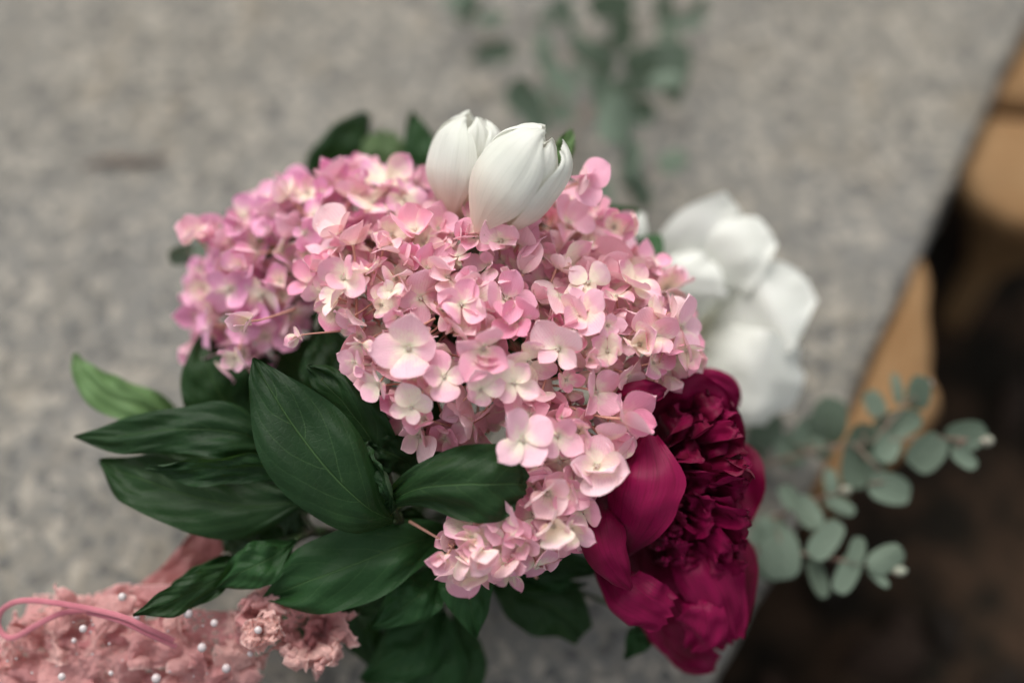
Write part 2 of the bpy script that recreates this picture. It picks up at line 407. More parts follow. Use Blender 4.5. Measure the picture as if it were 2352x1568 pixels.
def rock(outline, label, seed, top=-.008):
    """a low boulder set in the soil: its plan is an outline, its shoulders are worn round"""
    P = [S(x - (9 if x < 2352 - (y - 70) * .466 + 26 else 0), y, top) for x, y in outline]; n = 64
    pts = [Vector(cat([tuple(p) for p in P + P[:1]], i / n)) for i in range(n)]
    c = sum(pts, Vector()) / n; V = []
    rings = [(.06, GZ - .03), (.045, -.12), (.02, -.06), (.006, top - .03), (.0005, top - .012), (.002, top - .006), (.005, top - .002), (.012, top), (.03, top + .001)]
    for a, z in rings:
        for i, p in enumerate(pts):
            d = (c - p); d.z = 0; L = d.length; d.normalize()
            q = p + d * min(a, L * .8); k = noise.fractal(Vector((q.x * 22, q.y * 22, z * 22 + seed)), .8, 2, 3)
            V.append(Vector((q.x, q.y, z)) - d * (.004 * k) + Vector((0, 0, .003 * k)))
    V.append(Vector((c.x, c.y, top + .001)))
    F = [(r * n + i, r * n + (i + 1) % n, (r + 1) * n + (i + 1) % n, (r + 1) * n + i) for r in range(len(rings) - 1) for i in range(n)]
    F += [((len(rings) - 1) * n + i, (len(rings) - 1) * n + (i + 1) % n, len(V) - 1) for i in range(n)]
    o = link('sandstone_rock', mesh('sandstone_rock', V, F, 'rock'))
    tag(o, label, 'rock', 'tan rocks beside the slab')
rock([(2126, 575), (2142, 650), (2138, 730), (2148, 830), (2166, 930), (2085, 1040), (1970, 1100), (1858, 1138), (1900, 1046), (1957, 922), (2037, 750)], 'long tan sandstone rock lying tight along the slab edge', 1)
rock([(2226, 350), (2214, 395), (2244, 445), (2295, 485), (2370, 512), (2520, 560), (2600, 430), (2590, 275), (2400, 262), (2290, 258)], 'rounded tan rock in the soil beyond the long one', 2, -.012)
rock([(2278, 240), (2400, 244), (2590, 255), (2640, 130), (2600, 0), (2440, -60), (2374, 30), (2328, 130)], 'tan rock at the slab edge behind the rounded rock', 3, -.012)
# bark chips on the soil
for i in range(34):
    px = rng.uniform(1750, 2500); py = rng.uniform(480, 1640)
    c = S(px, py, GZ + .012)
    n2 = Vector((ed.y, -ed.x, 0)); n2 = n2 if n2.x > 0 else -n2
    if (c - E0).dot(n2) < .03 or (px < 2190 and py < 1130): continue
    s = rng.uniform(.012, .03)
    o = link('bark_chip', blob((0, 0, 0), (s, s * rng.uniform(.35, .6), s * rng.uniform(.2, .4)), 'bark', (10, 6), .5, 2, i))
    o.location = c; o.rotation_euler = (rng.uniform(-.4, .4), rng.uniform(-.4, .4), rng.uniform(0, 6.28))
    tag(o, 'small dark brown bark chip on the soil beyond the slab', 'bark chip', 'bark chips on the soil')
# a dry twig on the slab
c = S(285, 372, .0025)
tw = link('twig', tube([(-.024, -.003, 0), (-.008, .001, .001), (.01, .0, .0005), (.026, .004, 0)], [.0008, .0016, .0018, .0008], 'twig', 7, 14, px=False))
tw.location = c; tag(tw, 'thin dry reddish twig lying alone on the stone', 'twig')

# ------------------------------------------------------------------ where the stems are gathered
BIND = S(900, 1250, .03)
BD = ((BIND - CAM).dot(FWD) - FOCUS) * 1000
def stem_to_bind(root, x, y, d, r=.003, k=0):
    end = S(640 + 14 * (k % 5), 1420 + 9 * (k % 7), .012 + .004 * (k % 3))
    a = W(x, y, d); b = BIND + Vector((.006 * math.sin(k * 2.1), .006 * math.cos(k * 2.1), .005 * math.sin(k * 1.3)))
    mid = a * .5 + b * .5 + FWD * .012
    return child('stem', tube([a, mid, b, b * .5 + end * .5, end], [r, r, r, r, r * .9], 'stem', 8, 24, px=False), root)

# ------------------------------------------------------------------ hydrangeas
def make_sepals():
    out = []
    for k in range(14):
        r2 = random.Random(100 + k)
        wid = r2.uniform(.84, 1.12); cup = r2.uniform(-.42, .46); curl = r2.uniform(-.6, .5); notch = r2.uniform(-.05, .06)
        ruf = r2.uniform(.0, .09); ph = r2.uniform(0, 6); tw = r2.uniform(-.2, .2)
        nv, nw = 12, 9; V = []; U = []
        for i in range(nv):
            t = 1 - (1 - i / (nv - 1)) ** 1.5
            w = .5 * wid * max(0, math.sin(math.pi * min(1, t ** 1.16))) ** .58      # rounded blade on a short claw
            w = max(w, .012)
            for j in range(nw):
                u = -1 + 2 * j / (nw - 1)
                y = t - (notch * (1 - abs(u)) * max(0, t - .7) / .3) - .05 * t * u * u
                x = w * u * (1 - .08 * abs(cup) * u * u)
                z = cup * w * u * u * 1.2 + curl * .5 * t * t + ruf * abs(u) * t * math.sin(6 * t + ph + (2 if u > 0 else 0)) - .03 * (1 - abs(u)) ** 3
                z += tw * x * t
                V.append((x, y, z)); U.append(((u * min(1, w / (.5 * wid) + .1) + 1) / 2, t))
        out.append(mesh('sepal', V, grid_faces(nv, nw), 'sepal', U))
        if out[-1].polygons[40].normal.z < 0: out[-1].flip_normals()
    return out
SEPALS = make_sepals()
def make_hearts():
    out = []
    for k in range(5):
        r2 = random.Random(k); V = []; F = []; mats = []
        def add(me, mi):
            o = len(V); V.extend([v.co.copy() for v in me.vertices]); F.extend([tuple(o + i for i in p.vertices) for p in me.polygons]); mats.extend([mi] * len(me.polygons))
        b = .055
        add(blob((0, 0, .06), (.075, .075, .075), 'bud', (10, 7)), 0)
        for q in range(4):
            a = q * math.pi / 2 + .4
            add(blob((.045 * math.cos(a), .045 * math.sin(a), .10), (.04, .04, .045), 'bud', (7, 5)), 0)
        bx, by = r2.uniform(-.35, .35), r2.uniform(-.35, .35)
        add(tube([(0, 0, .02), (bx * .2, by * .2, -.6), (bx * .8, by * .8, -1.4), (bx * 1.6, by * 1.6, -2.4)], [.05, .042, .045, .055], 'pedicel', 7, 12, px=False), 1)
        me = mesh('floret', V, F, 'bud'); me.materials.append(M['pedicel']); me.polygons.foreach_set('material_index', mats)
        out.append(me)
    return out
HEARTS = make_hearts()
nfl = 0
def floret(root, pos, nrm, size, r2, cream=None, pink=None, lilac=None, open_=None, nsep=4):
    """size: sepal length in metres"""
    global nfl
    nfl += 1
    q = nrm.to_track_quat('Z', 'Y').to_matrix().to_4x4() @ Matrix.Rotation(r2.uniform(0, 6.28), 4, 'Z')
    f = link('floret', HEARTS[r2.randrange(5)], root)
    f.matrix_world = Matrix.Translation(pos - root.location) @ q @ Matrix.Diagonal((size, size, size, 1))
    cream = r2.choice((.02, .08, .15, .25, .45)) if cream is None else cream
    pink = r2.uniform(.1, .9) if pink is None else pink
    lilac = r2.uniform(0, .35) if lilac is None else lilac
    op = r2.choice((r2.uniform(0, 30), r2.uniform(20, 55), r2.uniform(45, 78))) if open_ is None else open_
    for k in range(nsep):
        s = link('sepal', SEPALS[r2.randrange(len(SEPALS))], f)
        k1 = r2.uniform(.72, 1.18)
        s.matrix_local = (Matrix.Rotation(k * math.pi * 2 / nsep + r2.uniform(-.22, .22), 4, 'Z') @ Matrix.Translation((0, .05, .02 + .012 * k))
                          @ Matrix.Rotation(R(op + r2.uniform(-24, 24)), 4, 'X') @ Matrix.Rotation(r2.uniform(-.5, .5), 4, 'Y') @ Matrix.Diagonal((k1 * r2.uniform(.88, 1.08), k1, k1, 1)))
        s.color = (min(1, max(0, pink + r2.uniform(-.2, .2))), max(-.1, cream + r2.uniform(-.1, .12)), lilac, 1)
    return f
def polydist(poly, x, y):
    inside = False; best = 1e9; n = len(poly)
    for i in range(n):
        x1, y1 = poly[i]; x2, y2 = poly[(i + 1) % n]
        if (y1 > y) != (y2 > y) and x < (x2 - x1) * (y - y1) / (y2 - y1) + x1: inside = not inside
        dx, dy = x2 - x1, y2 - y1; t = max(0, min(1, ((x - x1) * dx + (y - y1) * dy) / (dx * dx + dy * dy)))
        best = min(best, math.hypot(x - x1 - t * dx, y - y1 - t * dy))
    return best if inside else -best
def hydrangea(label, poly, base, Rpx, bulge, seed, gap, size, stemat, lil, k, layers=2, extra=()):
    """poly: the head's rim; base(x,y): depth of its face; it rounds back by `bulge` mm over the last Rpx"""
    r2 = random.Random(seed)
    cx = sum(p[0] for p in poly) / len(poly); cy = sum(p[1] for p in poly) / len(poly)
    root = thing('hydrangea', label, 'hydrangea', W(cx, cy, base(cx, cy) + 60), 'hydrangea heads of the bouquet')
    def H(x, y):
        e = polydist(poly, x, y); t = min(1, max(0, (e + 12) / Rpx))
        lump = 7 * noise.noise(Vector((x / 120, y / 120, seed)))
        return base(x, y) + lump + bulge * (1 - math.sqrt(max(0, 1 - (1 - t) ** 2)))
    xs = [p[0] for p in poly]; ys = [p[1] for p in poly]
    cen = W(cx, cy, base(cx, cy) + bulge + 35)
    for layer in range(layers):
        pts = []
        for _ in range(5200):
            x = r2.uniform(min(xs), max(xs)); y = r2.uniform(min(ys), max(ys))
            e = polydist(poly, x, y)
            if e < 22: continue
            d = H(x, y)
            p = W(x, y, d + layer * 11)
            if any((p - q[0]).length < gap * PX * (1 if layer == 0 else .88) for q in pts): continue
            pts.append((p, x, y))
        for p, x, y in pts:
            a = W(x + 12, y, H(x + 12, y)) - W(x - 12, y, H(x - 12, y)); b = W(x, y - 12, H(x, y - 12)) - W(x, y + 12, H(x, y + 12))
            n = a.cross(b).normalized()
            if n.dot(CAM - p) < 0: n = -n
            n = (n * .75 + (p - cen).normalized() * .35).normalized()
            j = Vector((r2.gauss(0, 1), r2.gauss(0, 1), r2.gauss(0, 1))) * (.58 if layer == 0 else .6)
            n0 = n.copy(); n = (n + j).normalized()
            if n.dot(n0) < .35: n = (n0 + n * .5).normalized()
            if n.dot((CAM - p).normalized()) < -.15: n = (n + (CAM - p).normalized() * .6).normalized()
            sz = size * PX * r2.uniform(.62, 1.32)
            floret(root, p + n * (r2.uniform(-4, 7) * .001 if layer == 0 else 0), n, sz, r2, lilac=max(0, min(1, lil + r2.uniform(-.2, .25))), pink=None if layer == 0 else r2.uniform(.3, .9))
    for (x, y, d, sz, cr, pk, (nx, ny), op) in extra:
        p = W(x, y, d); n = ((CAM - p).normalized() + RGT * nx + UPV * ny).normalized()
        floret(root, p, n, sz * PX, r2, cream=cr, pink=pk, open_=op)
    # branching flower stalks inside, and the main stem
    for i in range(9):
        e = r2.choice(poly); f = r2.uniform(.3, .65); x = cx + (e[0] - cx) * f; y = cy + (e[1] - cy) * f
        if polydist(poly, x, y) < 55: continue
        child('flower_stalk', tube([cen - (CAM - cen).normalized() * .01, cen * .5 + W(x, y, H(x, y) + 24) * .5, W(x, y, H(x, y) + 16)], [.0022, .0016, .001], 'pedicel', 6, 10, px=False), root)
    for i in range(7):                     # the head's own dark leaves, under the florets
        a = i * .9 + seed; x, y = cx + 60 * math.cos(a), cy + 60 * math.sin(a)
        e = poly[int(i / 7 * len(poly))]; f = .6
        tx, ty = cx + (e[0] - cx) * f, cy + (e[1] - cy) * f
        db = base(cx, cy) + bulge + 26
        de = base(tx, ty) + bulge + 8
        child('leaf', patch([(cx * .9 + tx * .1, cy * .9 + ty * .1, db + i), ((cx + tx) / 2, (cy + ty) / 2, (db + de) / 2 - 4 + i), (tx, ty, de)], [60, 210, 20], 'leaf', arc=25, ns=14, nw=9, seed=seed + i), root)
    s = stem_to_bind(root, *stemat, .0032, k)
    return root

main_poly = [(690, 620), (760, 548), (850, 505), (930, 482), (1010, 468), (1110, 500), (1180, 540), (1260, 560), (1330, 590), (1420, 620), (1500, 680), (1570, 740), (1618, 790), (1610, 850), (1560, 890), (1480, 888), (1410, 905), (1430, 1000), (1300, 975), (1200, 960), (1130, 1010), (1020, 1040), (945, 1030), (915, 930), (830, 900), (800, 850), (860, 790), (800, 760), (700, 690)]
right_poly = [(1150, 560), (1185, 450), (1260, 395), (1340, 400), (1390, 465), (1440, 530), (1500, 595), (1568, 640), (1595, 720), (1575, 780), (1400, 700), (1250, 630)]
left_poly = [(425, 660), (480, 530), (580, 445), (690, 395), (820, 388), (950, 390), (1020, 470), (940, 560), (820, 620), (720, 650), (700, 730), (640, 800), (560, 860), (505, 835), (440, 770)]
low_poly = [(1120, 1010), (1200, 935), (1300, 945), (1420, 930), (1450, 1010), (1430, 1110), (1350, 1140), (1340, 1240), (1250, 1300), (1180, 1330), (1060, 1335), (1000, 1280), (1040, 1200), (1140, 1180), (1220, 1120), (1180, 1050)]
hydrangea('large pink hydrangea head heaped under the closed white tulips', main_poly,
          lambda x, y: -3 + max(0, (720 - y)) * .075 + max(0, x - 1350) * .04 + max(0, 850 - x) * .02, 170, 30, 3, 50, 61, (1080, 850, 55), .12, 1,
          extra=[(900, 668, -8, 38, .5, .1, (-.2, .2), 25), (945, 935, -12, 52, .45, .15, (-.1, -.1), 12), (790, 640, -8, 62, .2, .6, (-.3, .3), 35),
                 (690, 770, -4, 44, .35, .4, (-.9, -.2), 70), (830, 790, -6, 46, .3, .3, (-.6, -.4), 30), (815, 830, -6, 42, .15, .5, (-.5, -.3), 30),
                 (870, 880, -8, 58, .25, .4, (-.5, -.5), 40), (940, 800, -14, 78, .12, .45, (-.25, -.05), 14), (1110, 800, -16, 78, .1, .6, (.05, -.2), 18),
                 (1105, 895, -16, 50, .35, .3, (0, -.3), 20), (1180, 880, -16, 60, .4, .2, (.2, .1), 22), (1020, 865, -14, 58, .2, .5, (0, 0), 18),
                 (1500, 770, 2, 66, .2, .5, (.3, 0), 30), (1340, 720, -4, 70, .15, .5, (.2, .3), 25), (1060, 700, -10, 62, .1, .6, (0, .3), 30), (1095, 545, 2, 62, .15, .6, (-.1, .3), 40), (1150, 555, 0, 60, .1, .5, (.1, .3), 40)])
hydrangea('pink hydrangea head tucked behind the large one, toward the open white tulip', right_poly,
          lambda x, y: 30 + max(0, 560 - y) * .06 + max(0, x - 1450) * .05, 120, 30, 5, 50, 59, (1330, 700, 90), .15, 2,
          extra=[(1330, 420, 26, 74, .0, .55, (.5, .2), 50)])
hydrangea('mauve-pink hydrangea head spreading over the bare stone past the pointed leaf', left_poly,
          lambda x, y: 36 + max(0, 760 - x) * .075 + max(0, 560 - y) * .06, 140, 32, 7, 51, 60, (700, 720, 95), .72, 3,
          extra=[(575, 738, 8, 60, .3, .25, (-.8, 0), 65), (540, 820, 34, 46, .35, .3, (-.3, -.5), 40), (450, 545, 52, 56, .3, .3, (-.4, .4), 40)])
hydrangea('small drooping pink hydrangea cluster between curled leaf and crimson peony', low_poly,
          lambda x, y: -9 + max(0, y - 1150) * .03, 110, 24, 9, 51, 61, (1260, 1120, 60), .1, 4,
          extra=[(1025, 1275, -10, 62, .1, .45, (-.5, -.5), 72), (1110, 1265, -14, 72, .3, .2, (0, -.6), 55), (1200, 1010, -20, 76, .2, .4, (.1, .1), 25),
                 (1370, 1070, -12, 76, .25, .3, (.3, 0), 20), (1270, 1205, -18, 66, .5, .1, (.1, -.4), 45), (1280, 1000, -14, 62, .1, .6, (0, 0), 12), (1155, 1195, -10, 62, .15, .5, (-.1, -.3), 35), (1195, 1245, -8, 60, .2, .5, (0, -.6), 50),
                 (1310, 1215, -10, 62, .35, .25, (.3, -.4), 40), (1225, 1185, -4, 60, .1, .7, (0, -.2), 30), (1335, 1170, -6, 56, .2, .5, (.3, -.2), 35), (1170, 1285, -6, 58, .15, .5, (-.1, -.8), 55),
                 (1085, 1235, -8, 58, .3, .4, (-.3, -.3), 40), (1130, 1230, 2, 56, .1, .7, (-.2, -.3), 30), (1250, 1250, 2, 60, .2, .6, (.1, -.7), 45), (1300, 1130, -8, 58, .1, .6, (.1, 0), 30), (1225, 1120, -4, 56, .1, .7, (0, 0), 30)])

# ------------------------------------------------------------------ tulips
def bloom(name, label, cat_, petals, m, group, stemat, k, stemr=.0028):
    x, y, d = petals[0][0][0]
    root = thing(name, label, cat_, W(x, y, d), group)
    for i, (rib, wd, kw) in enumerate(petals):
        kw = dict(kw); tone = kw.pop('tone', .3)
        o = child('petal', patch(rib, wd, m, seed=i + k * 10, **kw), root); o.color = (tone, 0, 0, 1)
    stem_to_bind(root, *stemat, stemr, k)
    return root
G = 'white tulips of the bouquet'
def cup_tulip(label, base, tip, length, rad, spin, k, lean=.35, seed=0, close=.26):
    """a closed tulip: three outer and three inner petals wrapped round an egg"""
    A = W(*base); ax = (W(*tip) - A).normalized()
    root = thing('tulip', label, 'tulip', A, G)
    X = ax.orthogonal().normalized(); X = (RGT - ax * RGT.dot(ax)).normalized(); Y = ax.cross(X)
    for q in range(6):
        inner = q % 2; r2 = random.Random(seed * 10 + q)
        az = spin + q * math.pi / 3 + r2.uniform(-.1, .1)
        ns, nw = 30, 17; V = []; U = []; half = (1.0 if not inner else .95) * r2.uniform(.95, 1.05); ln = length * (r2.uniform(.95, 1.03) - .05 * inner)
        out = .0012 if not inner else -.0012; peel = r2.uniform(.0, .07); ph = r2.uniform(0, 6)
        for i in range(ns):
            t = i / (ns - 1)
            r = (.16 + .84 * math.sin(math.pi / 2 * min(1, t / .48)) ** 1.15) if t < .48 else max(.02, 1 - ((t - .48) / .54) ** (2.2 + close)) ** .5
            wp = (.55 + .45 * math.sin(math.pi / 2 * min(1, t / .45))) if t < .45 else max(.03, (1 - ((t - .45) / .56) ** 2.4) ** .42)
            for j in range(nw):
                u = -1 + 2 * j / (nw - 1); a = az + u * half * wp
                rr = rad * r + out + rad * peel * max(0, abs(u) - .55) * t * 1.6
                rr += .0007 * noise.noise(Vector((u * 3, t * 3, seed * 3 + q))) + .0005 * t * math.sin(9 * t + ph + 3 * u) + .00035 * t * math.sin(17 * u + ph + 2 * t) - .0006 * math.exp(-(u / .08) ** 2) * t
                z = ln * (t - .10 * t ** 5) - .07 * ln * u * u * t + (.018 * ln * noise.noise(Vector((u * 6, seed, q))) if t > .8 else 0) * (t - .8) / .2
                V.append(A + ax * z + X * (rr * math.cos(a)) + Y * (rr * math.sin(a))); U.append(((u + 1) / 2, t))
        me = mesh('petal', V, grid_faces(ns, nw), 'tulip', U)
        child('petal', me, root).color = (r2.uniform(.1, .6), 0, 0, 1)
    stem_to_bind(root, *base, .0028, k)
    return root
cup_tulip('closed white tulip leaning over the large pink hydrangea, in front of its pair', (1098, 540, 6), (1250, 328, -8), 0.060, .0174, 2.0, 5, seed=1)
cup_tulip('closed white tulip standing behind the leaning one', (1046, 505, 32), (1080, 310, 24), .053, .0154, 1.9, 6, seed=2, close=.24)
bloom('tulip', 'wide open white tulip with spread petals beside the pink hydrangea', 'tulip', [
    ([(1600, 740, 132), (1560, 640, 120), (1610, 545, 108), (1690, 470, 110)], [91, 156, 156, 78], dict(arc=11, roll=-15, lump=1.6, tone=.1)),
    ([(1610, 735, 134), (1630, 640, 114), (1700, 570, 102), (1766, 528, 106)], [104, 179, 162, 78], dict(arc=14, roll=8, lump=1.6)),
    ([(1600, 750, 134), (1690, 735, 114), (1770, 690, 102), (1860, 655, 114)], [91, 212, 240, 78], dict(arc=12, roll=10, lump=2)),
    ([(1600, 760, 132), (1580, 700, 106), (1595, 640, 98), (1625, 590, 102)], [104, 168, 168, 78], dict(arc=15, roll=-5, lump=1.6)),
    ([(1610, 770, 136), (1680, 770, 126), (1760, 750, 122), (1830, 735, 128)], [104, 179, 168, 65], dict(arc=11, roll=10, lump=1.6)),
], 'tulip_open', G, (1600, 745, 134), 7)
bloom('tulip', 'drooping white tulip between crimson peony and the wide open tulip', 'tulip', [
    ([(1585, 810, 128), (1680, 850, 102), (1760, 880, 98), (1838, 900, 112)], [91, 212, 224, 91], dict(arc=15, roll=-8, lump=2)),
    ([(1590, 800, 128), (1680, 790, 110), (1760, 785, 108), (1838, 808, 118)], [65, 100, 89, 26], dict(arc=14, roll=20, lump=1.6)),
    ([(1590, 830, 128), (1640, 890, 112), (1700, 935, 108), (1770, 962, 116)], [78, 145, 134, 39], dict(arc=13, roll=-30, lump=1.6)),
    ([(1590, 815, 134), (1680, 830, 132), (1760, 850, 132), (1830, 860, 132)], [78, 190, 201, 78], dict(arc=-20, lump=1.6)),
], 'tulip_open', G, (1588, 815, 132), 8)
bloom('tulip', 'white tulip bud mostly hidden behind the pink hydrangea', 'tulip', [
    ([(1425, 640, 98), (1440, 570, 88), (1462, 515, 90), (1478, 490, 96)], [40, 90, 80, 16], dict(arc=60, lump=2)),
    ([(1425, 640, 106), (1430, 570, 112), (1450, 515, 108), (1470, 492, 102)], [40, 90, 90, 20], dict(arc=-50, lump=2)),
], 'tulip_open', G, (1425, 640, 104), 9)

# ------------------------------------------------------------------ crimson peony
def build_peony():
    root = thing('peony', 'large crimson peony with ruffled heart beside the pink hydrangea', 'peony', W(1450, 1150, 60))
    def pt(rib, wd, name='guard_petal', tone=.3, **kw):
        o = child(name, patch(rib, wd, 'peony', seed=len(root.children), **dict(dict(wav=.10, ruffle=.03, rfreq=2), **kw)), root); o.color = (tone, 0, 0, 1)
    # guard petals seen from outside
    pt([(1425, 1262, 22), (1440, 1215, 0), (1462, 1150, -9), (1476, 1085, -8), (1478, 998, 2)], [70, 150, 200, 196, 70], arc=42, roll=16, lump=2, tone=.8)
    pt([(1395, 1105, 24), (1372, 1180, 0), (1388, 1265, -5), (1425, 1325, 1), (1450, 1354, 6)], [70, 128, 128, 84, 14], arc=58, roll=-8, lump=1.6, tone=.35)
    pt([(1390, 1290, 34), (1420, 1350, 16), (1480, 1390, 12), (1535, 1420, 16)], [70, 120, 135, 110], arc=35, roll=-16, lump=3, tipjag=.35, ruffle=.08, tone=.9)
    pt([(1420, 950, 30), (1445, 925, 4), (1490, 905, 2), (1530, 895, 8)], [50, 80, 75, 16], arc=45, roll=-20, lump=2, tone=.1)
    pt([(1480, 980, 46), (1560, 918, 26), (1620, 910, 26), (1665, 950, 30)], [80, 110, 100, 60], arc=45, roll=-35, lump=3, tone=.6)
    pt([(1500, 1010, 60), (1600, 935, 50), (1655, 970, 44), (1680, 1060, 40)], [90, 150, 150, 80], arc=-35, roll=-30, lump=3, tone=.1)
    pt([(1560, 880, 58), (1620, 872, 44), (1670, 890, 46), (1700, 930, 54)], [40, 60, 60, 20], arc=35, lump=2, tone=.9)
    # deep petals at the foot, turned to the slab
    pt([(1500, 1200, 50), (1560, 1330, 34), (1620, 1430, 36), (1665, 1490, 44)], [110, 200, 200, 70], arc=40, roll=-8, lump=4, tone=.3)
    pt([(1540, 1180, 46), (1612, 1290, 26), (1664, 1380, 26), (1690, 1470, 36)], [90, 150, 150, 50], arc=38, roll=14, lump=4, tone=.9)
    pt([(1600, 1130, 50), (1650, 1230, 36), (1692, 1310, 38), (1700, 1430, 46)], [90, 150, 150, 60], arc=42, roll=22, lump=4, tone=.1)
    pt([(1440, 1250, 54), (1520, 1410, 44), (1580, 1500, 46), (1650, 1520, 54)], [90, 150, 130, 40], arc=42, roll=-25, lump=4, tone=.2)
    pt([(1600, 1100, 64), (1655, 1075, 54), (1682, 1120, 50), (1688, 1210, 50)], [90, 160, 160, 60], arc=-25, lump=4, tone=.2)
    pt([(1560, 1330, 40), (1600, 1390, 24), (1610, 1450, 26), (1590, 1490, 36)], [60, 110, 120, 40], arc=35, roll=-5, lump=4, tone=1)
    # ruffled heart
    r2 = random.Random(5)
    for i in range(84):
        ty = 935 + 385 * ((i + .5) / 84) + r2.uniform(-14, 14)
        k = (ty - 1120) / 210
        lim = 1728 - 75 * max(0, -k) ** 2 - 20 * max(0, k)
        tx = lim - (lim - 1535) * r2.random() ** 1.3
        if ty < 1010: tx = max(tx, 1550 + (1010 - ty) * .7)
        td = 8 + (1728 - tx) * .06 + max(0, ty - 1180) * .14 + r2.uniform(-8, 16) + max(0, 1000 - ty) * .12
        bx, by, bd = 1470 + r2.uniform(-20, 30), 1130 + (ty - 1120) * .55, 56
        mx, my = (bx * .45 + tx * .55), by * .4 + ty * .6
        tw = r2.uniform(44, 100)
        rl = (38 if ty < 1090 else -34) + r2.uniform(-30, 30)
        ex, ey = tx + r2.uniform(0, 16), ty + r2.uniform(-16, 16)
        pt([(bx, by, bd), (mx, my - 10, td + 20), (tx - 20, ty, td), (ex, ey, td + r2.uniform(-3, 5))], [20, tw * .9, tw, tw * r2.uniform(.15, .55)], name='inner_petal', tone=r2.choice((0, 0, .1, .3, .6, 1)),
           arc=r2.uniform(-45, 45), roll=[rl * .4, rl, rl * 1.2], ruffle=r2.uniform(.05, .2), rfreq=r2.uniform(.8, 1.8), rphase=r2.uniform(0, 6), tipjag=r2.uniform(.5, 1.3), lump=2, ns=14, nw=9)
    # small dark stamens in the gap between guard petals and heart
    for i in range(26):
        x = 1535 + r2.uniform(-35, 25); y = 1245 + r2.uniform(-50, 50); d = 22 + r2.uniform(-4, 8)
        child('stamen', tube([(x - 14, y + r2.uniform(-8, 8), d + 16), (x, y, d), (x + 8, y + r2.uniform(-6, 6), d - 4)], [.0006, .0006, .0014], 'peony', 5, 7), root)
    stem_to_bind(root, 1440, 1180, 58, .0038, 10)
build_peony()

# ------------------------------------------------------------------ peony leaves
def spray(label, leaves, k, m='leaf', name='peony_leaf_spray', catname='leaf spray', group='green leaf sprays of the bouquet', node=None):
    x, y, d = leaves[0][0][0]
    root = thing(name, label, catname, W(x, y, d), group)
    nx, ny, nd = node or (x, y, d + 8)
    for i, (rib, wd, kw) in enumerate(leaves):
        kw = dict(kw); pale = kw.pop('pale', 0.0); mm = kw.pop('m', m)
        kw.setdefault('arc', 18); kw.setdefault('fold', .10); kw.setdefault('lump', 3.0); kw.setdefault('wav', .14); kw.setdefault('ruffle', .05); kw.setdefault('rphase', i * 1.9 + k)
        if len(wd) == 4: wd = [8] + list(wd[1:3]) + [wd[3]]
        o = child('leaf', patch(rib, wd, mm, seed=k * 20 + i, ns=26, nw=13, **kw), root); o.color = (pale, 0, 0, 1)
        b = rib[0]
        child('leaf_stalk', tube([(nx, ny, nd), ((nx + b[0]) / 2, (ny + b[1]) / 2, (nd + b[2]) / 2 + 3), (b[0], b[1], b[2] + .5)], [.0018, .0014, .001], 'stem', 7, 10), root)
    stem_to_bind(root, nx, ny, nd, .0024, k)
    return root
TP = 5
spray('upright dark green leaf spray with one broad veined blade before the hydrangeas', [
    ([(905, 1195, 12), (845, 1165, -4), (760, 1085, -10), (670, 970, -8), (610, 875, -3), (581, 822, 2)], [26, 150, 226, 196, 96, TP], dict(arc=24, roll=-4, fold=.12, lump=2.5, ruffle=.05)),
    ([(890, 1080, 22), (850, 1010, 10), (790, 930, 6), (735, 868, 8), (706, 838, 10)], [30, 130, 120, 70, TP], dict(arc=36, roll=24, fold=.1)),
    ([(905, 1170, 6), (888, 1120, -3), (860, 1060, 0), (838, 1015, 4)], [20, 46, 40, TP], dict(arc=-30, roll=50)),
], 11, node=(920, 1200, 22))
spray('curled rounded dark leaf overlapping the small drooping hydrangea cluster', [
    ([(880, 1160, 8), (960, 1122, -10), (1060, 1112, -18), (1140, 1112, -20), (1190, 1112, -17), (1212, 1114, -14)], [20, 110, 182, 196, 140, 60], dict(arc=30, roll=-6, fold=.06, lump=3)),
    ([(960, 1110, 26), (930, 1060, 16), (880, 1035, 12), (834, 1020, 12)], [40, 110, 80, TP], dict(arc=26, roll=10)),
    ([(1010, 1100, 36), (960, 1010, 28), (900, 940, 26), (860, 880, 28)], [40, 170, 150, TP], dict(arc=20)),
], 12, node=(890, 1180, 18))
spray('long dark leaf spray reaching out over bare stone toward the lone twig', [
    ([(650, 1040, 35), (540, 990, 23), (400, 985, 23), (270, 1000, 29), (172, 1003, 35)], [20, 130, 112, 84, TP], dict(arc=24, roll=-10, ruffle=.08, fold=.12)),
    ([(690, 1150, 33), (560, 1160, 27), (420, 1130, 27), (300, 1090, 31), (228, 1058, 37)], [30, 150, 170, 120, TP], dict(arc=30, roll=-14, fold=.1)),
    ([(670, 1080, 27), (580, 1075, 17), (480, 1078, 17), (400, 1082, 21), (335, 1072, 25)], [20, 74, 72, 50, TP], dict(arc=-24, roll=30, ruffle=.16, pale=.12)),
    ([(690, 1080, 52), (580, 1060, 48), (450, 1040, 48), (330, 1030, 52)], [60, 150, 130, 30], dict(arc=16)),
    ([(720, 1150, 56), (650, 1180, 52), (590, 1200, 52), (540, 1210, 56)], [60, 150, 120, 30], dict(arc=16)),
    ([(640, 1010, 39), (580, 1000, 35), (520, 985, 35), (470, 970, 39)], [20, 60, 56, TP], dict(arc=20, roll=-30)),
], 13, node=(720, 1130, 43))
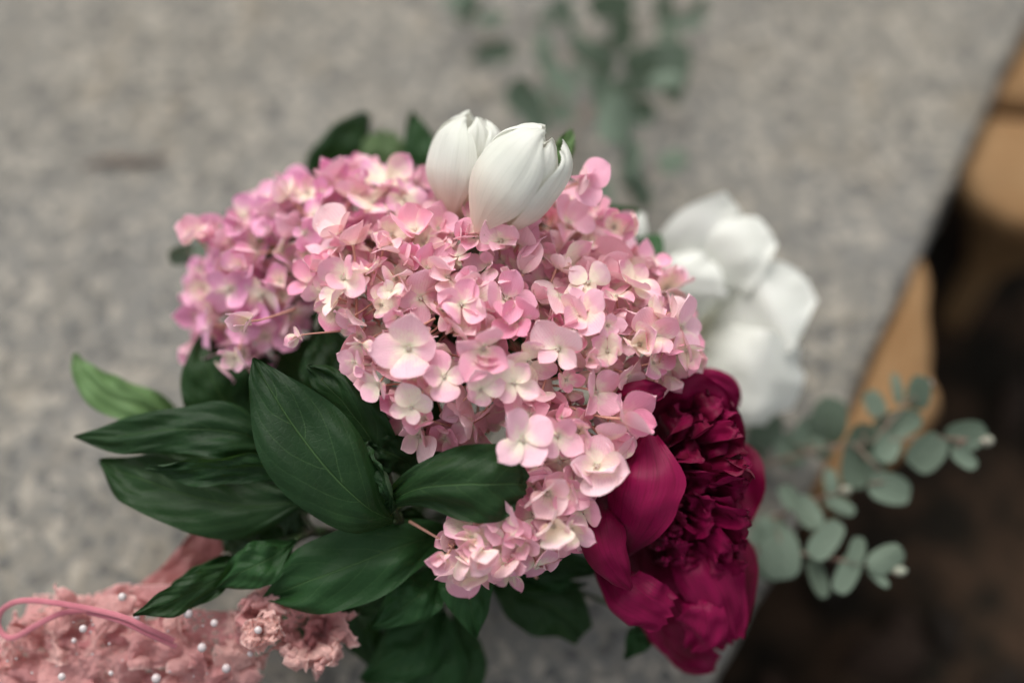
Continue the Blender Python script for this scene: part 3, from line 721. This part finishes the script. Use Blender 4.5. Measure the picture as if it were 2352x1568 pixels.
spray('dark broad leaves standing behind the veined blade under the mauve hydrangea', [
    ([(580, 1000, 62), (520, 930, 50), (480, 850, 48), (470, 770, 56)], [60, 170, 150, 20], dict(arc=20, roll=8)),
    ([(640, 1000, 70), (610, 930, 60), (590, 860, 60), (580, 790, 66)], [60, 130, 120, 20], dict(arc=20, roll=-12)),
    ([(800, 930, 84), (740, 880, 76), (680, 830, 74), (630, 790, 78)], [60, 150, 140, 30], dict(arc=16)),
    ([(800, 960, 56), (770, 880, 44), (760, 800, 46), (745, 740, 56)], [60, 150, 120, 20], dict(arc=20)),
], 14, node=(700, 1120, 70))
spray('pale young green leaf jutting over the stone past the long dark leaves', [
    ([(420, 985, 70), (340, 935, 60), (250, 905, 56), (195, 855, 58), (172, 812, 62)], [40, 90, 90, 62, 14], dict(arc=24, pale=1.0, roll=-10, m='fleaf')),
], 15, node=(560, 1060, 76))
spray('leaf spray with bright oval blade just above the pink lace ribbon', [
    ([(680, 1240, 26), (620, 1280, 16), (560, 1310, 16), (498, 1350, 22)], [20, 104, 100, TP], dict(arc=28, roll=-10, pale=.45)),
    ([(560, 1290, 34), (480, 1340, 20), (390, 1385, 14), (305, 1412, 12)], [20, 80, 70, TP], dict(arc=26, roll=18)),
    ([(530, 1280, 40), (470, 1310, 30), (410, 1350, 26), (370, 1380, 26)], [20, 46, 40, TP], dict(arc=-26, roll=-30, pale=.5)),
    ([(640, 1100, 44), (665, 1160, 40), (675, 1210, 42), (665, 1260, 48)], [40, 66, 60, TP], dict(arc=-24, roll=-170, pale=.2)),
    ([(590, 1190, 50), (560, 1220, 46), (540, 1250, 48), (530, 1275, 52)], [40, 90, 70, TP], dict(arc=-24, roll=-170, pale=.2)),
], 16, node=(720, 1220, 40))
spray('broad ribbed green leaf spray below the veined blade, tips toward the lace', [
    ([(1030, 1225, 34), (930, 1250, 16), (800, 1300, 10), (690, 1340, 14), (620, 1372, 22)], [30, 140, 196, 150, 20], dict(arc=26, roll=-6, lump=4, ruffle=.06, pale=.42)),
    ([(1020, 1290, 40), (980, 1350, 24), (920, 1400, 22), (850, 1442, 28)], [30, 120, 100, TP], dict(arc=24, roll=10, pale=.6)),
    ([(930, 1340, 50), (890, 1390, 44), (840, 1400, 44), (790, 1400, 48)], [30, 100, 90, TP], dict(arc=24)),
    ([(980, 1190, 36), (930, 1185, 28), (880, 1200, 26), (830, 1225, 30)], [20, 50, 46, TP], dict(arc=-30, roll=30)),
], 17, node=(1020, 1215, 46))
spray('downward pointed leaf hanging below the small drooping hydrangea cluster', [
    ([(1062, 1270, 34), (1070, 1330, 22), (1082, 1390, 20), (1092, 1462, 26)], [40, 124, 104, TP], dict(arc=20, roll=8, pale=.65)),
], 18, node=(1040, 1240, 44))
spray('dark leaves lying on the slab between peony and downward pointed leaf', [
    ([(1120, 1330, 66), (1200, 1370, 58), (1280, 1400, 58), (1340, 1460, 64)], [40, 130, 150, 60], dict(arc=18)),
    ([(1100, 1270, 66), (1190, 1290, 56), (1290, 1290, 56), (1370, 1310, 62)], [40, 90, 90, 20], dict(arc=18, roll=20, pale=.1)),
    ([(1120, 1320, 60), (1200, 1335, 54), (1280, 1345, 54), (1350, 1340, 58)], [10, 34, 34, TP], dict(arc=-20, pale=.5)),
    ([(1490, 1420, 64), (1475, 1455, 56), (1455, 1485, 56), (1434, 1512, 60)], [16, 60, 50, TP], dict(arc=20, pale=.4)),
], 19, node=(1080, 1260, 72))
spray('lobed green leaf spray drooping onto the slab beyond the lace rosettes', [
    ([(1010, 1400, 62), (960, 1470, 50), (900, 1520, 48), (830, 1560, 54)], [40, 140, 120, 10], dict(arc=20, pale=.55, ruffle=.1)),
    ([(1020, 1400, 66), (1010, 1480, 56), (985, 1560, 54), (960, 1640, 58)], [40, 130, 140, 10], dict(arc=20, pale=.45)),
    ([(1040, 1400, 70), (1070, 1480, 62), (1080, 1540, 62), (1085, 1620, 66)], [30, 70, 80, 10], dict(arc=20, pale=.2)),
    ([(840, 1330, 68), (830, 1400, 60), (840, 1470, 60), (870, 1540, 64)], [30, 110, 100, 10], dict(arc=20)),
], 20, node=(1000, 1320, 70))
spray('dark tulip leaves standing up behind the mauve hydrangea and white tulips', [
    ([(720, 470, 128), (750, 400, 120), (800, 320, 116), (846, 262, 120)], [60, 110, 100, 20], dict(arc=24, m='leaf')),
    ([(900, 480, 120), (890, 400, 112), (880, 350, 112), (870, 300, 120)], [90, 140, 130, 60], dict(arc=20, pale=.1)),
    ([(1010, 470, 114), (985, 390, 106), (962, 320, 106), (945, 258, 112)], [60, 90, 80, 10], dict(arc=24, m='leaf', pale=.3)),
], 21, m='fleaf', name='tulip_leaf_spray', node=(880, 560, 146))
spray('small yellow-green leaf behind the closed white tulip', [
    ([(1262, 420, 46), (1282, 370, 40), (1302, 330, 40), (1312, 296, 44)], [16, 50, 46, TP], dict(arc=28, pale=.8, m='fleaf')),
], 22, name='young_leaf', catname='leaf', node=(1240, 520, 60))

# ------------------------------------------------------------------ eucalyptus
def disc(c, a, b, nrm, along, m, seed, color=(0, 0, 0, 1)):
    """an oval leaf: half length a along, half width b"""
    nrm = nrm.normalized(); A = (along - nrm * along.dot(nrm)).normalized(); B = nrm.cross(A)
    ns, nw = 13, 9; V = []; U = []; r2 = random.Random(seed); cup = r2.uniform(-.3, .35); bend = r2.uniform(-.4, .4)
    for i in range(ns):
        t = i / (ns - 1); s = math.cos(math.pi * (1 - t)); w = b * max(.03, math.sin(math.pi * t ** .92) ** .62)
        for j in range(nw):
            u = -1 + 2 * j / (nw - 1)
            V.append(c + A * (a * s) + B * (w * u) + nrm * (cup * w * u * u + bend * a * s * s * .5)); U.append(((u + 1) / 2, t))
    return mesh('leaf', V, grid_faces(ns, nw), m, U)
def euc(label, stems, leaves, tips, seed, hint=None):
    """stems: list of point lists (x,y,d); leaves: (x,y,d,half length px,half width px,angle deg,tone)"""
    r2 = random.Random(seed)
    x, y, d = stems[0][0]
    root = thing('eucalyptus_branch', label, 'eucalyptus', W(x, y, d), 'eucalyptus branches of the bouquet')
    for i, st in enumerate(stems):
        child('stem', tube(st, [.001, .0008, .0005], 'eucstem', 7, 24), root)
    def nearest(px, py, pd):
        best = None
        for st in stems:
            for q in range(31):
                c = cat(st, q / 30); e = (c[0] - px) ** 2 + (c[1] - py) ** 2
                if best is None or e < best[0]: best = (e, c)
        return best[1]
    for i, (px, py, d, a, b, ang, tone) in enumerate(leaves):
        c = W(px, py, d); k = (c - CAM).dot(FWD) / FOCUS
        al = RGT * math.cos(R(ang)) + UPV * math.sin(R(ang))
        n = (CAM - c).normalized() + RGT * r2.uniform(-.5, .5) + UPV * r2.uniform(-.5, .5)
        o = child('leaf', disc(c, a * PX * k, b * PX * k, n, al, 'euc', seed * 50 + i), root); o.color = (tone, 0, 0, 1)
        nr = nearest(px, py, d)
        l = al - n.normalized() * al.dot(n.normalized()); l.normalize()
        e1, e2 = c - l * (a * PX * k), c + l * (a * PX * k); q = W(*nr)
        e = e1 if (e1 - q).length < (e2 - q).length else e2
        child('leaf_stalk', tube([q, (q + e) / 2 - FWD * .001, e], [.0007, .0006, .0005], 'eucstem', 5, 6, px=False), root)
    for (px, py, d, s) in tips:
        child('shoot_tip', blob(W(px, py, d), (s * PX, s * PX * .7, s * PX * .7), 'euctip', (10, 7), .3, 2, seed), root)
    return root
def c3(x, y, h=14): X, Y = 964.7 + .328 * x, .328 * y; return (X, Y, SD(X, Y, h / 1000))
def lf3(x, y, a, b, ang, tone=0.0, h=14): return c3(x, y, h * 3.4) + (a * .48, b * .41, ang, tone)
euc('blurred grey-green eucalyptus branch flat on stone behind the closed tulips', [
    [c3(900, 1300, 30), c3(1150, 800, 12), c3(1500, 560, 10), c3(1660, 480, 10)], [c3(1000, 700, 8), c3(850, 500, 8), c3(1120, 270, 10), c3(1380, 70, 10)],
    [c3(1180, 285, 10), c3(1360, 300, 10), c3(1560, 330, 12)], [c3(960, 880, 10), c3(1300, 730, 10), c3(1650, 590, 10)]], [
    lf3(1420, 220, 100, 78, 70, 0, 8), lf3(870, 370, 110, 50, 100, 0, 8), lf3(1200, 400, 130, 62, -35, .25, 16), lf3(990, 570, 110, 52, -50, .25, 16), lf3(1130, 520, 70, 40, -40, 0, 6),
    lf3(1600, 430, 120, 90, 20, 0, 14), lf3(1780, 450, 110, 95, 80, 0, 14), lf3(1720, 560, 80, 60, 0, .15, 18), lf3(1790, 640, 70, 50, 60, 0, 6), lf3(760, 750, 150, 70, -55, .35, 20),
    lf3(660, 690, 70, 50, 100, 0, 8), lf3(960, 790, 90, 66, -20, 0, 8), lf3(1480, 610, 120, 60, 15, 0, 10), lf3(1280, 640, 100, 70, 100, .1, 16), lf3(1380, 850, 130, 110, 70, 0, 18), lf3(1520, 780, 90, 80, 10, 0, 12),
    lf3(1270, 1330, 80, 70, 90, 0, 14), lf3(870, 650, 50, 34, 60, .3, 12)], [], 31)
euc('eucalyptus branch on far stone with scattered leaves around thin stems', [
    [c3(1420, 240, 6), c3(1330, 90, 8), c3(1250, -60, 8), c3(1180, -200, 8)], [c3(1420, 240, 6), c3(1560, 120, 8), c3(1700, 60, 8), c3(1760, -90, 8)], [c3(1180, 230, 6), c3(800, 130, 6), c3(360, 60, 6)]], [
    lf3(330, 60, 90, 56, 50, 0, 8), lf3(270, -20, 80, 50, 20, 0, 8), lf3(500, 130, 70, 40, 10, .4, 12), lf3(920, 110, 80, 44, 10, 0, 8), lf3(1020, 70, 80, 50, -60, 0, 10), lf3(1060, 180, 60, 36, -60, .1, 8),
    lf3(1340, 40, 110, 84, 10, .1, 14), lf3(1700, 50, 70, 52, 100, 0, 10), lf3(1730, 190, 84, 58, 80, 0, 8), lf3(1890, 150, 80, 46, 20, .1, 10), lf3(1960, 60, 60, 44, 80, .2, 10),
    lf3(540, 360, 96, 62, 15, 0, 8), lf3(430, 380, 50, 40, 60, .3, 6), lf3(1290, 340, 70, 40, -20, 0, 6)], [], 32)
euc('short eucalyptus sprig trailing on stone between closed and open white tulips', [
    [c3(1420, 1500, 24), c3(1500, 1330, 10), c3(1480, 1180, 10), c3(1470, 1040, 8)], [c3(1500, 1300, 10), c3(1600, 1240, 8), c3(1720, 1160, 8)]], [
    lf3(1480, 1120, 100, 60, 85, 0, 14), lf3(1540, 1330, 100, 58, -60, 0, 10), lf3(1770, 1130, 74, 66, 30, 0, 12), lf3(1470, 1240, 60, 44, 60, .1, 10)], [], 33)
def c7(x, y, d): return (1562 + .5023 * x, 781 + .5023 * y, d + 32)
def lf7(x, y, d, a, b, ang, tone=0.0): return c7(x, y, d) + (a * .5, b * .49, ang, tone)
euc('eucalyptus branch reaching past the slab edge over the tan rock', [
    [c7(200, 620, 96), c7(560, 520, 84), c7(900, 460, 70), c7(1200, 450, 60), c7(1400, 455, 54)], [c7(880, 470, 70), c7(960, 380, 68), c7(1080, 240, 68)], [c7(800, 480, 74), c7(900, 580, 66), c7(960, 640, 64)]], [
    lf7(390, 410, 96, 90, 76, 60), lf7(500, 500, 92, 90, 74, 100, .2), lf7(330, 520, 100, 80, 60, 30), lf7(590, 420, 90, 90, 70, 40, .1), lf7(680, 370, 84, 116, 88, 75), lf7(820, 520, 76, 160, 78, 80), lf7(890, 290, 72, 66, 48, 120),
    lf7(995, 220, 70, 76, 26, 95), lf7(1090, 240, 66, 86, 58, 70, .5), lf7(1000, 385, 70, 112, 66, 15), lf7(945, 490, 66, 80, 60, 60, .2), lf7(960, 680, 62, 104, 74, -12, .1), lf7(1130, 510, 60, 98, 82, 50, .05),
    lf7(1310, 435, 56, 94, 74, 20, .1), lf7(1300, 540, 56, 66, 38, -40, .3), lf7(900, 570, 68, 60, 40, 95, .2), lf7(640, 500, 88, 60, 46, -30, .2)], [c7(1400, 460, 54) + (20,), c7(1130, 200, 66) + (16,)], 34)
euc('small eucalyptus sprig between peony and the branch over the tan rock', [
    [c7(230, 860, 84), c7(480, 790, 74), c7(640, 720, 68), c7(750, 690, 64)]], [
    lf7(690, 650, 66, 70, 34, 95, .05), lf7(735, 750, 62, 74, 40, -35, .3), lf7(590, 790, 66, 90, 56, -60, .1), lf7(500, 720, 72, 66, 44, 120, .2), lf7(420, 840, 74, 70, 56, 20, .2)], [c7(760, 685, 64) + (16,)], 35)
euc('eucalyptus sprig with paired oval leaves over dark soil beside the peony', [
    [c7(250, 960, 76), c7(560, 975, 62), c7(760, 1010, 54), c7(1000, 1050, 48)]], [
    lf7(455, 965, 64, 130, 96, 100, .1), lf7(370, 880, 74, 70, 50, 60, .2), lf7(665, 915, 56, 116, 62, 52, .12), lf7(630, 1080, 58, 100, 42, -62, .1), lf7(770, 1060, 52, 108, 54, 68, .1), lf7(810, 960, 52, 64, 40, 80, .2),
    lf7(940, 1000, 48, 88, 62, 30, .15), lf7(905, 1080, 48, 66, 28, -60, .2), lf7(420, 1030, 66, 80, 70, -10, .2)], [c7(1005, 1055, 48) + (18,)], 36)
euc('dark eucalyptus leaf pair peeping out past the mauve hydrangea onto stone', [
    [(640, 640, 110), (540, 590, 100), (430, 580, 96)]], [
    (420, 583, 96, 34, 24, 10, 0), (480, 580, 96, 40, 34, 60, 0), (455, 600, 98, 30, 22, -20, 0)], [], 37)

# ------------------------------------------------------------------ pink lace ribbon with pearls
def build_lace():
    root = thing('lace_ribbon', 'crumpled pink lace ribbon with pearls tied round the stems', 'ribbon', S(330, 1500, .01))
    r2 = random.Random(21)
    def crumple(x0, y0, x1, y1, wd, d0, d1, amp, seed, name, m='lace', g=0.0, tone=0.0, arc=60, freq=1.0, nx=70, ny=36):
        """a gathered length of cloth: folds run across it"""
        V = []; U = []
        A, B = W(x0, y0, d0), W(x1, y1, d1); T = (B - A); ln = T.length; T.normalize()
        v = (CAM - A).normalized(); s = T.cross(v).normalized(); n = s.cross(T)
        w = wd * PX / 2
        for i in range(nx):
            t = i / (nx - 1)
            ww = w * (.82 + .25 * noise.noise(Vector((t * 4, seed, 1))))
            for j in range(ny):
                u = -1 + 2 * j / (ny - 1); a = R(arc) * u
                q = Vector((t * ln * 90 * freq, u * w * 90 * freq, seed * 7.7))
                h = noise.fractal(q, .75, 2.1, 4) + .9 * abs(noise.noise(q * 1.7 + Vector((4, 4, 0)))) + .5 * math.sin(26 * t * freq + 3 * noise.noise(q * .5) + u * 2)
                p = A + T * (t * ln) + s * (ww * math.sin(a) / R(arc)) - n * (ww * (1 - math.cos(a)) / R(arc))
                k = Vector((noise.noise(q * .8 + Vector((9, 0, 0))), noise.noise(q * .8 + Vector((0, 9, 0))), 0))
                p += n * (amp * h) + T * (amp * .9 * k.x) + s * (amp * 1.0 * k.y)
                V.append(p); U.append((u * .5 + .5, t))
        o = child(name, mesh(name, V, grid_faces(nx, ny), m, U), root); o.color = (tone, g, 0, 1)
        return o
    crumple(-70, 1530, 300, 1440, 210, 44, 40, .0042, 1, 'lace_band', g=.8, arc=70, freq=.6)
    crumple(240, 1450, 580, 1450, 150, 40, 34, .0042, 2, 'lace_band', g=.6, arc=70, freq=.6)
    crumple(60, 1400, 400, 1365, 90, 46, 42, .004, 3, 'lace_band', g=.9, tone=.2, freq=.6)
    crumple(90, 1560, 330, 1520, 130, 34, 34, .0045, 4, 'lace_band', g=.3, tone=.3, freq=.6)
    crumple(330, 1590, 540, 1540, 130, 34, 34, .0042, 5, 'lace_band', g=.3, tone=.15, freq=.6)
    crumple(300, 1480, 470, 1500, 120, 30, 30, .0042, 6, 'lace_band', g=.1, tone=.25, freq=.6)
    crumple(200, 1600, 420, 1575, 90, 46, 46, .001, 7, 'lining', 'satin', arc=50, freq=.4)
    crumple(530, 1185, 350, 1390, 130, 66, 58, .0026, 8, 'ribbon_tail', 'satin', arc=30, freq=.5)
    def cloth(cx, cy, d, ang, ln, wd, seed, tone, name, cup):
        """one gathered petal of the lace, standing off the band"""
        r3 = random.Random(seed); a = R(ang); dx, dy = math.cos(a), -math.sin(a)
        rib = [(cx, cy, d + 7), (cx + dx * ln * .4, cy + dy * ln * .4, d - 1 + r3.uniform(-3, 3)), (cx + dx * ln * .8, cy + dy * ln * .8, d - 3 + r3.uniform(-3, 3)), (cx + dx * ln, cy + dy * ln, d + cup)]
        o = child(name, patch(rib, [wd * .4, wd, wd * 1.15, wd * .7], 'lace', arc=r3.uniform(10, 60), roll=r3.uniform(-35, 35), ruffle=r3.uniform(.05, .14), rfreq=r3.uniform(.7, 1.6), rphase=r3.uniform(0, 6), lump=2.2, tipjag=.12, wav=.2, seed=seed, ns=22, nw=15), root)
        o.color = (tone, r3.choice((.1, .6, .9)), 0, 1)
    for q in range(8):
        cloth(598, 1415, 26, q * 45 + 10, r2.uniform(46, 64), r2.uniform(74, 104), 100 + q, r2.uniform(.1, .5), 'rosette_petal', 4)
    for q in range(6):
        cloth(602, 1450, 19, q * 60, r2.uniform(30, 44), r2.uniform(56, 76), 120 + q, r2.uniform(.6, 1), 'rosette_petal', 2)
    for q in range(10):
        a = q * 36; cloth(722 + 34 * math.cos(R(a)), 1446 - 30 * math.sin(R(a)), 30, a + r2.uniform(-25, 25), r2.uniform(34, 46), r2.uniform(84, 116), 140 + q, r2.uniform(.05, .5), 'rosette_petal', -8)
    for q in range(5):
        cloth(690 + 14 * q, 1494, 22, 230 + 30 * q, r2.uniform(30, 38), r2.uniform(60, 84), 160 + q, r2.uniform(.4, .9), 'rosette_petal', 2)
    for q in range(5):
        cloth(735, 1455, 34, q * 72 + 20, 40, 44, 170 + q, .05, 'rosette_petal', 6)
    for q in range(40):
        t = r2.random(); x = -20 + 590 * t + r2.uniform(-14, 14)
        y = r2.uniform(1372 + 60 * abs(t - .5), 1590) if x < 330 else r2.uniform(1440, 1600)
        if 60 < x < 330 and 1400 < y < 1430: continue
        cloth(x, y, 38 + r2.uniform(-5, 6), r2.uniform(0, 360), r2.uniform(44, 74), r2.uniform(80, 130), 200 + q, r2.uniform(.1, .8), 'lace_petal', r2.uniform(-4, 6))
    # the narrow strap that loops out at one end
    def strap(pts, w):
        P = [W(*cat(pts, i / 69)) for i in range(70)]; V = []; U = []; seg = 10
        for i in range(70):
            T = (P[min(i + 1, 69)] - P[max(i - 1, 0)]).normalized(); v = (CAM - P[i]).normalized(); s = T.cross(v).normalized(); n = s.cross(T)
            for k in range(seg):
                a = 2 * math.pi * k / seg; V.append(P[i] + s * (w * math.cos(a)) + n * (w * .38 * math.sin(a))); U.append((k / seg, i / 69))
        F = [(i * seg + k, i * seg + (k + 1) % seg, (i + 1) * seg + (k + 1) % seg, (i + 1) * seg + k) for i in range(69) for k in range(seg)]
        child('strap', mesh('strap', V, F, 'cord', U), root)
    strap([(400, 1470, 24), (340, 1443, 18), (279, 1415, 17), (172, 1391, 19), (64, 1378, 24), (13, 1393, 28), (-6, 1426, 30), (9, 1458, 30), (36, 1462, 29), (86, 1434, 26), (140, 1408, 24), (200, 1400, 26)], .0013)
    strap([(405, 1484, 25), (340, 1455, 19), (279, 1426, 18), (200, 1404, 20)], .0012)
    for (x, y, d, s) in ((281, 1370, 24, 13), (191, 1443, 20, 12), (432, 1408, 20, 15), (492, 1430, 20, 12), (464, 1486, 18, 14), (142, 1553, 18, 12), (359, 1557, 20, 15), (314, 1418, 20, 10), (593, 1446, 8, 12), (520, 1534, 20, 14), (170, 1470, 24, 8), (330, 1400, 26, 8), (255, 1545, 22, 8), (575, 1500, 20, 10)) + tuple((r2.uniform(5, 560), r2.uniform(1390, 1565), 24, r2.uniform(2.5, 4.5)) for _ in range(18)):
        child('pearl', blob(W(x, y, d), (s * .8 * PX,) * 3, 'pearl', (14, 9)), root)
build_lace()
